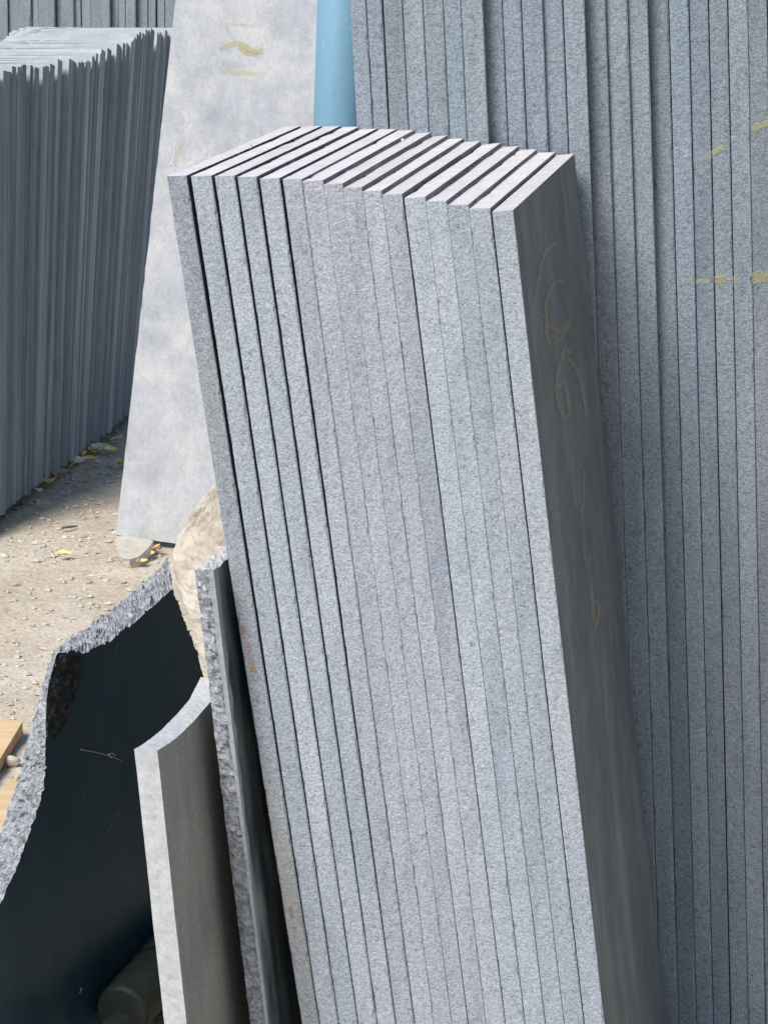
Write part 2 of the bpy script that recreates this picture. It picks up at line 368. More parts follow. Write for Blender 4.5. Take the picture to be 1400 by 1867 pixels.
for i in range(16):
    rec = (0.0, 0.006, 0.003, 0.002, 0.004, 0.001)[i] if i < 6 else rndm.uniform(0, 0.0012)
    if i == 0: rec = 0.010
    p0 = P0 + Dm * rec
    tl = onp(*TLm[i], p0, Dm); tr = onp(TRm[i][0] + (4.5 if i == 0 else 1.8 if i < 6 else 0), TRm[i][1], p0, Dm)
    gapb = 1.6 if i < 6 else {14: 1.6, 11: 1.2, 10: 1.3, 8: 1.2, 12: 1.0, 13: 0.9}.get(i, 0.5)
    if i > 5: tr = tr - (tr - tl).normalized() * ({14: 0.4, 10: 0.5}.get(i, 0.0) * 0.00065)
    bl = onp(BLm[i], 1807, p0, Dm); br = onp(BLm[i + 1] - gapb, 1807, p0, Dm)
    if i < 15:      # keep clear of the neighbour along the whole length
        pass
    def down(a, b): return a + (b - a) * ((a.z - 0.0) / (a.z - b.z))
    bl = down(tl, bl); br = down(tr, br)
    vs, fs, mi = slab_mesh(tl, tr, bl, br, Dm, WM, 100 + i, n=190, jit=0.0006 if i > 5 else 0.0011, chip=0.11, chipd=0.0026, bev=0.0003 if i > 5 else 0.0008)
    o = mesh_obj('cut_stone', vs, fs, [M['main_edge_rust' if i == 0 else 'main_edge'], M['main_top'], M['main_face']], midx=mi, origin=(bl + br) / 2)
    lab = look.get(i, '%s narrow-edged grey granite slab from the left in the leaning front stack' % ordn(i))
    br_ = 1.0 + rndm.uniform(-0.05, 0.05); pk = {5: 0.4, 6: 0.9, 7: 1.0, 8: 1.0, 9: 0.8, 10: 0.3}.get(i, 0.0)
    o.color = (br_ * (0.97 + 0.045 * pk), br_ * (1.0 - 0.02 * pk), br_ * (1.035 - 0.02 * pk), 1)
    tag(o, lab, 'cut stone', 'slabs of the leaning front stack'); main.append((o, tl, tr, bl, br))

# chalk on the dark broad face of the rightmost slab
o15, tl, tr, bl, br = main[15]
Nf = (br - tr).cross(Dm).normalized()
if Nf.x < 0: Nf = -Nf
def fpx(zx, zy): return onp(880 + zx / 2.075, 350 + zy / 2.075, tr, Nf)
for pts, w, m in [
    ([(275, 195), (240, 215), (222, 260), (205, 340), (190, 440)], 5, 'chalk_tan'),
    ([(300, 335), (265, 345), (240, 400), (235, 470), (240, 550), (262, 580), (300, 540), (320, 490), (275, 520), (245, 500), (222, 462)], 6, 'chalk_tan'),
    ([(250, 560), (285, 530), (315, 505)], 12, 'chalk_grey'),
    ([(325, 615), (310, 590), (290, 640), (275, 720), (280, 790), (300, 850), (320, 840), (318, 780), (300, 710), (283, 740)], 6, 'chalk_tan'),
    ([(320, 630), (350, 670), (370, 740), (390, 845)], 5, 'chalk_tan'),
    ([(330, 1010), (335, 1100), (350, 1190), (370, 1205), (378, 1150), (376, 1050), (352, 1040)], 5, 'chalk_grey'),
    ([(262, 1260), (265, 1208), (305, 1200)], 6, 'chalk_grey'),
    ([(375, 1340), (390, 1415), (403, 1340), (375, 1335)], 4, 'chalk_grey'),
    ([(308, 1520), (318, 1455), (342, 1440), (335, 1500), (330, 1560)], 5, 'chalk_grey'),
    ([(405, 1450), (410, 1560), (420, 1650), (434, 1590), (425, 1545), (409, 1565)], 5, 'chalk_tan'),
    ([(340, 1640), (352, 1705)], 5, 'chalk_grey')]:
    ribbon_px('chalk_mark', pts, w * 2.5, fpx, Nf, M[m], o15)
# rust on the outermost left slab
o0, tl0, tr0, bl0, br0 = main[0]
for pts, w in [([(440, 1140), (452, 1175), (462, 1225)], 14), ([(529, 1650), (532, 1672)], 8)]:
    ribbon('rust_stain', [onp(x, y, P0 + Dm * 0.010, Dm) for x, y in pts], w / F_PX * 3.0, -Dm, M['rust'], o0)
o1 = main[1][0]
ribbon('lichen_spot', [onp(x, y, P0 + Dm * 0.006, Dm) for x, y in ((581, 1783), (582, 1797))], 12 / F_PX * 3.0, -Dm, M['chalk_white'], o1)

# crumbs of stone lying on the tops of the front stack
def lump(name, c, s, mat, seed, label, cat, group=None, squash=0.6, sub=1, rotz=0.0):
    bm = bmesh.new(); bmesh.ops.create_icosphere(bm, subdivisions=sub, radius=1.0)
    rot = Matrix.Rotation(rotz, 3, 'Z')
    for v in bm.verts:
        k = 1 + 0.35 * nz(v.co.x * 1.3 + seed, v.co.y * 1.3, v.co.z * 1.3)
        v.co = rot @ Vector((v.co.x * s[0] * k, v.co.y * s[1] * k, v.co.z * s[2] * k))
    me = bpy.data.meshes.new(name); bm.to_mesh(me); bm.free(); me.materials.append(M[mat])
    o = bpy.data.objects.new(name, me); COL.objects.link(o); o.location = c
    return tag(o, label, cat, group)
for k, (x, y, i) in enumerate([(457, 267, 1), (734, 257, 7), (783, 272, 9), (799, 287, 10), (703, 320, 10), (649, 320, 8), (826, 330, 13), (940, 307, 15)]):
    tlk, trk = main[i][1], main[i][2]
    n = (trk - tlk).cross(Dm).normalized()
    p = onp(x, y, tlk, n)
    lump('stone_crumb', p + Vector((0, 0, 0.001)), (0.0032, 0.006, 0.0028), 'main_top', k * 3.3,
         'tiny pale crumb on the %s slab top of the front stack%s' % (ordn(i), {4: ', nearer the front', 3: ', nearer the back'}.get(k, '')),
         'stone crumb', 'crumbs on the front stack')

# ------------------------------------------------------------------ the tall stack behind on the right
# line positions at three heights of the photograph: (x at y=60, x at y=1783), depth step
RX = [(641.4, 735, 0.0), (671, 764, 0.001), (701.5, 792, 0.002), (737, 826, 0.001), (774, 860, 0.0), (811, 893, 0.001), (843, 922, 0.0),
      (882, 960, 0.026), (918, 993, 0.027), (953, 1024, 0.026), (990.6, 1059, 0.034), (1028.6, 1096, 0.035), (1067, 1130, 0.060),
      (1105, 1165, 0.068), (1144.5, 1201, 0.076), (1181.6, 1234, 0.098), (1220.6, 1267, 0.099), (1256.5, 1298, 0.104), (1293, 1330, 0.105),
      (1328, 1362, 0.106), (1364, 1394, 0.106), (1400, 1427, 0.107), (1436, 1460, 0.107), (1472, 1493, 0.108), (1508, 1526, 0.108)]
Dr = Vector((0.19, 0.9817, 0.0)).normalized(); PR = at(1046, 280, YM + 0.66)
right = []
for i in range(len(RX) - 1):
    p0 = PR + Dr * (RX[i][2] - 0.06 + 0.003 * abs(nz(i * 5.3)))
    gp = 3.0 if i in (1,) else (random.Random(i + 9).choice([0.8, 1.2, 2.0]) if RX[i + 1][2] - RX[i][2] < 0.006 else 0.3)
    rb = random.Random(i + 31).choice([0.8, 1.2, 2.0])
    tl = onp(RX[i][0], 60, p0, Dr); bl = onp(RX[i][1], 1783, p0, Dr)
    tr = onp(RX[i + 1][0] - gp, 60, p0, Dr); br = onp(RX[i + 1][1] - rb, 1783, p0, Dr)
    def ext(a, b, z): return a + (b - a) * ((z - a.z) / (b.z - a.z))
    zt = 1.78 + 0.02 * nz(i * 1.7)
    tl, bl, tr, br = ext(tl, bl, zt), ext(tl, bl, 0), ext(tr, br, zt), ext(tr, br, 0)
    vs, fs, mi = slab_mesh(tl, tr, bl, br, Dr, 0.7, 300 + i, n=150, jit=0.0009, chip=0.05, chipd=0.003, bev=0.0008)
    o = mesh_obj('cut_stone', vs, fs, [M['right_edge'], M['main_top'], M['main_face']], midx=mi, origin=(bl + br) / 2)
    lab = ('%s tall blue-grey slab from the blue pole in the stack behind' % ordn(i))
    br_ = 1.0 + 0.13 * math.sin(i * 2.4 + 0.6) * random.Random(i).uniform(0.3, 1.0); wm = random.Random(i + 50).uniform(-0.03, 0.03)
    o.color = (br_ * (0.98 + wm), br_, br_ * (1.02 - wm), 1)
    tag(o, lab, 'cut stone', 'tall slabs behind the front stack'); right.append((o, p0))
def rpx(zx, zy): return 1150 + zx / 4.912, 180 + zy / 4.912
for i, a, b, w, m in [(17, (585, 575), (722, 500), 9, 'chalk_yellow_faint'), (18, (724, 490), (835, 432), 9, 'chalk_yellow'), (19, (885, 365), (940, 348), 8, 'chalk_yellow_faint'),
                      (20, (1078, 278), (1228, 212), 11, 'chalk_yellow'), (16, (450, 1648), (552, 1630), 9, 'chalk_yellow_faint'), (17, (575, 1640), (700, 1632), 9, 'chalk_yellow_faint'),
                      (18, (742, 1622), (850, 1612), 14, 'chalk_yellow'), (19, (900, 1628), (975, 1622), 13, 'chalk_yellow_faint'), (20, (1080, 1605), (1228, 1590), 18, 'chalk_yellow'),
                      (14, (170, 1640), (205, 1600), 8, 'chalk_yellow_faint')]:
    o, p0 = right[i]; xa, ya = rpx(*a); xb, yb = rpx(*b)
    pa = onp(xa, ya, p0, Dr); pb = onp(xb, yb, p0, Dr)
    ribbon('chalk_mark', [pa, pa.lerp(pb, .5) + Vector((0, 0, .001)), pb], w / F_PX * 3.6 * 1.25, -Dr, M[m], o, lift=0.0014)

# ------------------------------------------------------------------ blue post between the stacks
def tube(name, a, b, rad, mat, seg=40, parent=None):
    d = (b - a).normalized(); u = d.orthogonal().normalized(); w = d.cross(u); vs = []; fs = []
    for p in (a, b):
        for k in range(seg):
            t = 2 * math.pi * k / seg; vs.append(p + (u * math.cos(t) + w * math.sin(t)) * rad)
    fs = [(k, (k + 1) % seg, seg + (k + 1) % seg, seg + k) for k in range(seg)]
    me_f = fs + [tuple(range(seg))[::-1], tuple(range(seg, 2 * seg))]
    o = mesh_obj(name, vs, me_f, [M[mat]], parent, origin=a if parent is None else None)
    for p in o.data.polygons: p.use_smooth = len(p.vertices) == 4
    return o
YP = 5.6
pa = at(623, 0, YP); pb = at(615, 235, YP + 0.0); dd = (pa - pb) / (pa.z - pb.z)
post = tube('blue_post', pb + dd * (0 - pb.z), pa + dd * (2.3 - pa.z), 0.054, 'pipe')
tag(post, 'round light blue painted post standing between pale slab and tall stack', 'post')

# ------------------------------------------------------------------ pale slab in the middle distance
b0 = gnd(212, 975, 0.040); Yb = b0.y
Np = Vector((0.05, -math.cos(R(9)), math.sin(R(9)))).normalized()
c_tl = onp(322, -18, b0, Np); c_bl = b0; ld = (c_tl - c_bl); c_br = onp(560, 1027, b0, Np); wd = c_br - c_bl
ld2 = ld * 1.12
outl = [c_bl, c_br, c_br + ld2, c_bl + ld2]
th = -Np * 0.03
vs, fs, mi = [], [], []
def facet(p, f, seed):
    q = p * f + Vector((seed, seed * 1.7, seed * 0.3))
    c = noise.voronoi(q)[1][0]; d = noise.cell_vector(c * 3.7 + Vector((.31, .17, .53)))
    return (q - c).dot(d - Vector((0.5, 0.5, 0.5))) * 2.2 + (noise.cell(c * 5.1 + Vector((.2, .7, .4))) - 0.5) * 0.5
def broken(name, outline, thick, face_mat, edge_mat, seed, step=0.006, cross=6, amp=0.004, parent=None, back_mat=None, inner=0.0015, rough_sides=None, origin=None, top_mat=None, back=None):
    """flat slab with an irregular outline; sides are rough split stone. outline: world points on the visible face."""
    n = len(outline); cen = sum(outline, Vector()) / n
    P = []; S = []; Q = []
    for i in range(n):
        a, b = outline[i], outline[(i + 1) % n]
        rough = rough_sides is None or i in rough_sides
        k = max(1, int((b - a).length / step)) if rough else 1
        for s in range(k):
            P.append(a.lerp(b, s / k)); S.append(1.0 if rough else 0.12)
            Q.append(back[i].lerp(back[(i + 1) % n], s / k) if back else P[-1] + thick)
    m = len(P); tn = thick.normalized(); tl = thick.length
    vs = []; 
    for j in range(cross + 1):
        u = j / cross
        for i, p in enumerate(P):
            tg = (P[(i + 1) % m] - P[i - 1]).normalized(); on = tg.cross(tn)
            if on.dot(p - cen) < 0: on = -on
            q = p.lerp(Q[i], u); sc = q * 1.0
            a = amp * S[i]
            d = a * (0.7 * nz(sc.x * 30 + seed, sc.y * 30, sc.z * 30) + 1.0 * facet(sc, 75, seed) + 0.55 * facet(sc, 170, seed + 3) + 0.35 * nz(sc.x * 260, sc.y * 260, sc.z * 260))
            d += a * 0.9 * math.sin(math.pi * u)
            if j in (0, cross): d *= 0.75
            e = inner * S[i] * nz(i * 0.8, seed, j) if 0 < j < cross else 0
            vs.append(q + on * d + tn * e)
    fs = []; mi = []
    for j in range(cross):
        for i in range(m):
            i2 = (i + 1) % m; fs.append((j * m + i, j * m + i2, (j + 1) * m + i2, (j + 1) * m + i)); mi.append(1)
    fs.append(tuple(range(m))); mi.append(0)
    fs.append(tuple(range(cross * m, cross * m + m))[::-1]); mi.append(0 if back_mat is None else 2)
    org = origin or Vector(min(outline, key=lambda v: v.z))
    o = mesh_obj(name, vs, fs, [M[face_mat], M[edge_mat]] + ([M[back_mat]] if back_mat else []), parent, mi, org)
    if top_mat:
        o.data.materials.append(M[top_mat]); k = len(o.data.materials) - 1
        for p in o.data.polygons:
            if p.material_index == 1 and p.normal.z > 0.3 and p.center.z + org.z > max(q.z for q in outline) - 0.045: p.material_index = k
    return o
pale = broken('leaning_stone', outl, th, 'pale', 'left_top', 21, step=0.03, cross=1, amp=0.0012)
tag(pale, 'big pale grey slab with yellow chalk marks leaning beside the blue pole', 'cut stone')
def zpx(x, y): return onp(x / 2, y / 2, b0, Np)
for pts, w, m in [([(828, 112), (820, 92), (850, 86), (950, 95)], 7, 'chalk_yellow_faint'), ([(826, 100), (838, 130), (860, 152)], 8, 'chalk_yellow_faint'),
                  ([(800, 178), (850, 160), (880, 158), (910, 180), (960, 188)], 13, 'chalk_yellow'), ([(868, 168), (900, 192), (945, 198)], 12, 'chalk_yellow'),
                  ([(798, 256), (870, 262), (970, 268)], 12, 'chalk_yellow_faint'), ([(592, 560), (606, 600), (630, 588), (641, 515)], 3.5, 'chalk_white'),
                  ([(638, 605), (650, 550), (672, 515)], 9, 'chalk_yellow_faint'), ([(715, 512), (740, 530), (752, 562)], 8, 'chalk_white')]:
    ribbon('chalk_mark', [zpx(*p) for p in pts], w / 2 / F_PX * 7.1 * 1.6, Np, M[m], pale, lift=0.002)

# ------------------------------------------------------------------ far-left stack of leaning slabs
zb = 0.035
A = gnd(-22, 957, zb); B = gnd(240, 756, zb); Sd = (B - A).normalized(); Wd = Vector((-Sd.y, Sd.x, 0))   # Wd: away from the visible edge
NL = 42; NX = 7; yaw = math.atan2(Wd.y, Wd.x)
protos = []
for q in range(5):
    t = 0.031
    vs, fs, mi = slab_mesh(Vector((0, t, 1.0)), Vector((0, 0, 1.0)), Vector((0, t, 0)), Vector((0, 0, 0)), Vector((1, 0, 0)), 0.46, 500 + q, n=60, jit=0.0009, chip=0.05, chipd=0.004, bev=0.0012)
    me = bpy.data.meshes.new('cut_stone'); me.from_pydata([tuple(v) for v in vs], [], fs)
    for m in ('left_edge', 'left_top', 'left_face'): me.materials.append(M[m])
    me.polygons.foreach_set('material_index', mi); me.update()
    bm = bmesh.new(); bm.from_mesh(me); bmesh.ops.recalc_face_normals(bm, faces=bm.faces); bm.to_mesh(me); bm.free()
    protos.append(me)
rl = random.Random(5); span = (B - A).length
THK = [rl.choice([0.024, 0.030, 0.036, 0.042, 0.052]) for _ in range(NL + NX)]; kf = span / sum(THK[:NL]); POS = [sum(THK[:i]) * kf for i in range(NL + NX)]
CL = [POS[i] / span for i in (0, 3, 5, 9, 12, 14, 18, 21, 26, 28, 32, 35, 38, 42, 45)]
pitchL = span / NL
for i in range(NL + NX):
    u = POS[i] / span
    o = bpy.data.objects.new('cut_stone', protos[rl.randrange(5)]); COL.objects.link(o)
    out = rl.choice([0, 0, 0.0005, 0.001, 0.0015, 0.002, 0.006, 0.011, 0.014])
    base = A + Sd * POS[i] - Wd * out
    uc = max([q for q in CL if q <= u + 1e-6]); lean = R(7.0 + 14.5 * uc + 1.2 * (u - uc))
    hgt = 1.285 + 0.004 * rl.uniform(-1, 1) + 0.10 * max(0, min(1, (u - 0.55) / 0.40)) + (0.008 if (i // 5) % 2 else 0)
    # local x -> Wd (depth), y -> -stack direction is the lit broad face, z up; lean the top away along Sd
    yaxis = -Sd * math.cos(lean) + Vector((0, 0, 1)) * math.sin(lean)
    zaxis = Sd * math.sin(lean) + Vector((0, 0, 1)) * math.cos(lean)
    th_s = THK[i] * kf * math.cos(lean) * rl.uniform(0.84, 0.97) / 0.031
    mt = Matrix.Identity(4)
    for r_ in range(3):
        mt[r_][0] = Wd[r_]; mt[r_][1] = yaxis[r_] * th_s; mt[r_][2] = zaxis[r_] * hgt; mt[r_][3] = base[r_]
    o.matrix_world = mt
    tag(o, '%s thin dark-edged slab counted from the left in the far-left stack' % ordn(i), 'cut stone', 'thin slabs of the far-left stack')
for k, off in enumerate((0.07, 0.31)):
    p = A + Wd * off - Sd * 0.2; q = B + Wd * off + Sd * 0.35
    hw = Wd * 0.035; z0 = Vector((0, 0, -0.045))
    p, q = p - Vector((0, 0, 0.003)), q - Vector((0, 0, 0.003))
    v = [p - hw, p + hw, q + hw, q - hw]; v = v + [w + z0 for w in v]
    o = mesh_obj('timber_bearer', v, [(0, 1, 2, 3), (7, 6, 5, 4), (0, 4, 5, 1), (1, 5, 6, 2), (2, 6, 7, 3), (3, 7, 4, 0)], [M['wood_grey']], origin=p)
    tag(o, ['dark timber bearer under the front of the far-left stack', 'dark timber bearer under the back of the far-left stack'][k], 'timber')

# ------------------------------------------------------------------ stack at the very back, top left
YB = 10.6; xk = -2.05; i = 0; rb_ = random.Random(9)
while xk < -0.70:
    t = rb_.uniform(0.026, 0.05); y0 = YB + rb_.choice([0, 0, 0.01, 0.02, 0.035]) + (xk + 2) * -0.12
    lx = 0.02 + 0.02 * nz(i)
    vs, fs, mi = slab_mesh(Vector((xk + lx, y0 + 0.12, 1.75 + 0.02 * nz(i * 3.1))), Vector((xk + t + lx, y0 + 0.12, 1.75)), Vector((xk, y0, 0)), Vector((xk + t, y0, 0)),
                           Vector((0.05, 1, 0)), 0.5, 700 + i, n=50, jit=0.002, chip=0.05, chipd=0.005, bev=0.001)
    o = mesh_obj('cut_stone', vs, fs, [M['left_edge_b'] if 'left_edge_b' in M else M['right_edge'], M['left_top'], M['left_face']], midx=mi, origin=Vector((xk, y0, 0)))
    tag(o, '%s upright slab from the left in the rearmost stack, top left corner' % ordn(i), 'cut stone', 'upright slabs of the rearmost stack')
    xk += t + rb_.uniform(0.001, 0.006); i += 1

# ------------------------------------------------------------------ beige cleft stone
YS = 4.45; N_b = Vector((-0.35, -0.90, 0.22)).normalized(); pb0 = at(330, 1000, YS)
rows = [(872, 396, 560), (884, 389, 560), (905, 372, 560), (930, 351, 560), (955, 330, 560), (975, 316, 560), (992, 309, 560), (1010, 308, 560), (1040, 311, 560),
        (1075, 320, 560), (1110, 331, 560), (1150, 345, 560), (1190, 359, 560), (1235, 374, 560), (1300, 392, 560), (1380, 410, 560), (1460, 430, 560), (1490, 440, 560)]
ny, nxg = 70, 40; vs = []; fs = []
def lerp_rows(y):
    for a, b in zip(rows, rows[1:]):
        if a[0] <= y <= b[0]:
            u = (y - a[0]) / (b[0] - a[0]); return a[1] + (b[1] - a[1]) * u, a[2]
    return rows[-1][1:]
for j in range(ny + 1):
    y = 872 + (1490 - 872) * j / ny; xl, xr = lerp_rows(y)
    xl += 2.5 * nz(j * 0.35, 3) + 1.5 * nz(j * 0.9, 8)
    for k in range(nxg + 1):
        x = xl + (xr - xl) * k / nxg; p = onp(x, y, pb0, N_b)
        st = nz(p.x * 9 + p.z * 7, p.z * 3 - p.x * 4, 2); st = math.floor(st * 5) / 5 * 0.6 + st * 0.4
        h = 0.020 * st + 0.006 * nz(p.x * 30, p.y * 30, p.z * 30) + 0.003 * nz(p.x * 90, p.y * 90, p.z * 90)
        if k == 0 or j == 0: h -= 0.010
        elif k == 1 or j == 1: h -= 0.003
        vs.append(p + N_b * h)
nf = len(vs)
for j in range(ny + 1):
    for k in range(nxg + 1): vs.append(vs[j * (nxg + 1) + k] - N_b * 0.07 + Vector((0.004 * nz(j, k), 0, 0)))
w_ = nxg + 1
for j in range(ny):
    for k in range(nxg):
        a = j * w_ + k; fs.append((a, a + 1, a + w_ + 1, a + w_)); a += nf; fs.append((a + w_, a + w_ + 1, a + 1, a))
for k in range(nxg): fs.append((k, nf + k, nf + k + 1, k + 1)); a = ny * w_ + k; fs.append((a, a + 1, nf + a + 1, nf + a))
for j in range(ny): a = j * w_; fs.append((a, a + w_, nf + a + w_, nf + a)); a += nxg; fs.append((a, nf + a, nf + a + w_, a + w_))
rock = mesh_obj('cleft_stone', vs, fs, [M['beige']], origin=at(440, 1490, YS))
tag(rock, 'rough beige cleft stone standing behind the dark broken slab', 'stone')

# ------------------------------------------------------------------ large broken black slab, lower left
s0 = at(100, 1190, 3.55); yw = R(25.7); Ds = Vector((math.sin(yw), math.cos(yw), 0)); Ls = (Vector((0.0, 0.0, 1)) + Vector((-0.05, 0.0, 0))).normalized()
Nk = Ds.cross(Ls).normalized()
if Nk.x < 0: Nk = -Nk
rim = [((316, 1074), (307, 1014)), ((296, 1090), (288, 1036)), ((274, 1106), (266, 1060)), ((255, 1124), (244, 1079)), ((235, 1140), (222, 1097)), ((212, 1158), (200, 1113)),
       ((188, 1174), (178, 1128)), ((168, 1184), (158, 1142)), ((150, 1188), (140, 1156)), ((128, 1187), (122, 1166)), ((112, 1193), (104, 1178)), ((104, 1212), (96, 1198)), ((98, 1240), (84, 1232)),
       ((92, 1266), (75, 1264)), ((87, 1300), (64, 1300)), ((85, 1340), (53, 1338)), ((82, 1372), (45, 1372)), ((84, 1400), (38, 1402)), ((78, 1440), (26, 1440)), ((64, 1490), (10, 1488)), ((48, 1536), (-8, 1536)),
       ((26, 1590), (-28, 1590)), ((4, 1642), (-50, 1642)), ((-20, 1700), (-74, 1700)), ((-50, 1780), (-104, 1780)), ((-70, 1860), (-124, 1860)), ((-75, 1925), (-130, 1925))]
pts = [onp(*a, s0, Nk) for a, b in rim]; TH = -Nk * 0.05
bk = [onp(*b, s0 + TH, Nk) for a, b in rim]
far = [onp(x, y, s0, Nk) for x, y in ((322, 1092), (340, 1137), (356, 1180), (374, 1235), (392, 1300), (415, 1400))]
foot = pts[-1] + Vector((0, 0, -0.03 - pts[-1].z)); ff = far[-1] + Vector((0.0, 0.0, -0.02 - far[-1].z))
rest = [foot, ff] + far[::-1]
pts = pts + rest; bk = bk + [p + TH for p in rest]
nb = len(pts)
bslab = broken('broken_stone', pts, TH, 'black', 'rough_grey', 33, step=0.003, cross=16, amp=0.0042, inner=0.003, back=bk)
tag(bslab, 'big broken slab with polished black face and rough grey split edge', 'cut stone')
# rough unpolished patch beside the split corner
prow = [(1190, 108, 150), (1196, 104, 156), (1210, 101, 158), (1230, 95, 152), (1250, 90, 148), (1275, 87, 140), (1300, 86, 132), (1325, 85, 122), (1345, 86, 104), (1362, 84, 90)]
vs = []; fs = []; ny = 46; nq = 18
for j in range(ny + 1):
    t = j / ny * (len(prow) - 1); a = int(min(t, len(prow) - 2)); u = t - a
    y, xl, xr = [prow[a][c] + (prow[a + 1][c] - prow[a][c]) * u for c in range(3)]
    xr += 7 * nz(j * .4, 6)
    for k in range(nq + 1):
        p = onp(xl + (xr - xl) * k / nq, y, s0, Nk); e = min(1, 4 * k / nq, 4 * (nq - k) / nq, 4 * j / ny, 4 * (ny - j) / ny)
        h = -0.0012 + e * (0.003 + 0.0035 * nz(p.x * 60, p.y * 60, p.z * 60) + 0.002 * nz(p.x * 150, p.y * 150, p.z * 150))
        vs.append(p + Nk * h)
w_ = nq + 1
for j in range(ny):
    for k in range(nq): a = j * w_ + k; fs.append((a, a + 1, a + w_ + 1, a + w_))
o = mesh_obj('split_patch', vs, fs, [M['rough_black']], bslab, origin=onp(110, 1250, s0, Nk)); o['label'] = 'dark unpolished split patch'
ribbon('pale_vein', [onp(x, y, s0, Nk) for x, y in ((216, 1155), (205, 1225), (188, 1310), (172, 1380), (158, 1430), (150, 1468))], 4 / F_PX * 3.8, Nk, M['vein'], bslab)
ribbon('pale_vein', [onp(x, y, s0, Nk) for x, y in ((218, 1478), (205, 1500), (190, 1535))], 7 / F_PX * 3.8, Nk, M['vein'], bslab)
ribbon('bird_dropping', [onp(x, y, s0, Nk) for x, y in ((149, 1801), (145, 1811))], 6 / F_PX * 3.8, Nk, M['chalk_white'], bslab)
# a dry stalk caught in cobweb on the black face
st = []
for x, y in ((143, 1366), (170, 1371), (198, 1378), (219, 1387)): st.append(onp(x, y, s0, Nk) + Nk * 0.004)
def sweep(name, P, rad, mat, label=None, cat=None, seg=6, parent=None):
    vs = []; fs = []
    for i, p in enumerate(P):
        d = (P[min(i + 1, len(P) - 1)] - P[max(i - 1, 0)]).normalized(); u = d.orthogonal().normalized(); w = d.cross(u)
        rr = rad[i] if isinstance(rad, list) else rad
        for k in range(seg):
            t = 2 * math.pi * k / seg; vs.append(p + (u * math.cos(t) + w * math.sin(t)) * rr)
    for i in range(len(P) - 1):
        for k in range(seg): fs.append((i * seg + k, i * seg + (k + 1) % seg, (i + 1) * seg + (k + 1) % seg, (i + 1) * seg + k))
    fs += [tuple(range(seg))[::-1], tuple(range(len(vs) - seg, len(vs)))]
    o = mesh_obj(name, vs, fs, [M[mat]], parent, origin=P[0])
    if label: tag(o, label, cat)
    return o
stk = sweep('dry_stalk', st, [0.0006, 0.0007, 0.0006, 0.0003], 'web', 'thin dry stalk caught on the black face of the broken slab', 'stalk')
bud = []
for k in range(9):
    a = k / 8 * 5.2; bud.append(onp(198 + 5 * math.cos(a), 1377 - 4 * math.sin(a), s0, Nk) + Nk * (0.006 + 0.002 * math.sin(a * 2)))
sweep('seed_tuft', bud, 0.0007, 'web', parent=stk)

# ------------------------------------------------------------------ light slab with white sawn edge, and the thin dark slab beside it
pL = at(266, 1367, 2.80); N_l = Vector((-0.19, -0.9817, 0.0)).normalized()
# side plane (broad face) through the right front line
fa = onp(287, 1369, pL, N_l); fb = onp(342, 1880, pL, N_l)
Ll = (fb - fa).normalized(); Nl = Ll.cross(Dm).normalized()
if Nl.x < 0: Nl = -Nl
face = [(287, 1369), (310, 1354), (330, 1338), (350, 1318), (368, 1298), (384, 1279)]
facep = [onp(x, y, fa, Nl) for x, y in face]
dep = facep[-1] + Dm * 0.06 + Vector((0, 0, 0.012))
def to_ground(p, d, z=0.02): return p + d * ((z - p.z) / d.z)
fr = [onp(287 + (342 - 287) * t, 1369 + (1880 - 1369) * t, pL, N_l) + Nl * (0.0008 * nz(t * 30)) for t in (0.0, .12, .25, .37, .5, .62, .75, .87, 1.0)]
gb = to_ground(fb, Ll); gd = gb + Dm * 0.42
left_front = [(245, 1366), (246, 1385), (250, 1425), (262, 1510), (276, 1610), (290, 1715), (303, 1815), (306, 1838), (296, 1868)]
tv = onp(245, 1366, pL, N_l) - fr[0]
outline = list(reversed(fr)) + facep[1:] + [dep, gd, gb]
lslab = broken('broken_stone', outline, Vector((tv.x, tv.y, 0)), 'light_face', 'light_edge', 55, step=0.006, cross=6, amp=0.0006, inner=0.0004)
tag(lslab, 'pale-edged slab with brown-grey face and curved broken top, bottom foreground', 'cut stone')

pT = at(385, 1045, 2.965)
ta = onp(399, 1052, pT, N_l); tb_ = onp(497, 1867, pT, N_l)
# narrow slab: chamfer line splits front edge and face
Lt = (tb_ - ta).normalized(); Nt = Lt.cross(Dm).normalized()
if Nt.x < 0: Nt = -Nt
topf = [(388, 1040), (398, 1031), (408, 1024), (416, 1019), (430, 1010)]
tf = [onp(x, y, onp(388, 1040, pT, N_l), Nt) for x, y in topf]
fl = [(388, 1040), (398, 1120), (407, 1190), (419, 1270), (428, 1340), (438, 1420), (446, 1500), (458, 1590), (470, 1680), (482, 1770), (494, 1867)]
flp = []
for x, y in fl:
    p = onp(x, y, pT, N_l); flp.append(p - Nt * (p - tf[0]).dot(Nt))
gb = to_ground(flp[-1], Lt); gd = gb + Dm * 0.3
tvec = onp(355, 1040, pT, N_l) - tf[0]
outline = list(reversed(flp)) + tf[1:] + [tf[-1] + Dm * 0.22, gd, gb]
tslab = broken('broken_stone', outline, Vector((tvec.x, tvec.y, 0)), 'black_dusty', 'rough_grey', 77, step=0.005, cross=8, amp=0.0028, inner=0.0015, top_mat='light_edge')
tag(tslab, 'narrow black slab with rough grey edge wedged against the front stack', 'cut stone')
ch = [(p + Nt * 0.0012 - Dm * 0.001) for p in flp]
vs = []; fs = []; n_ = 60
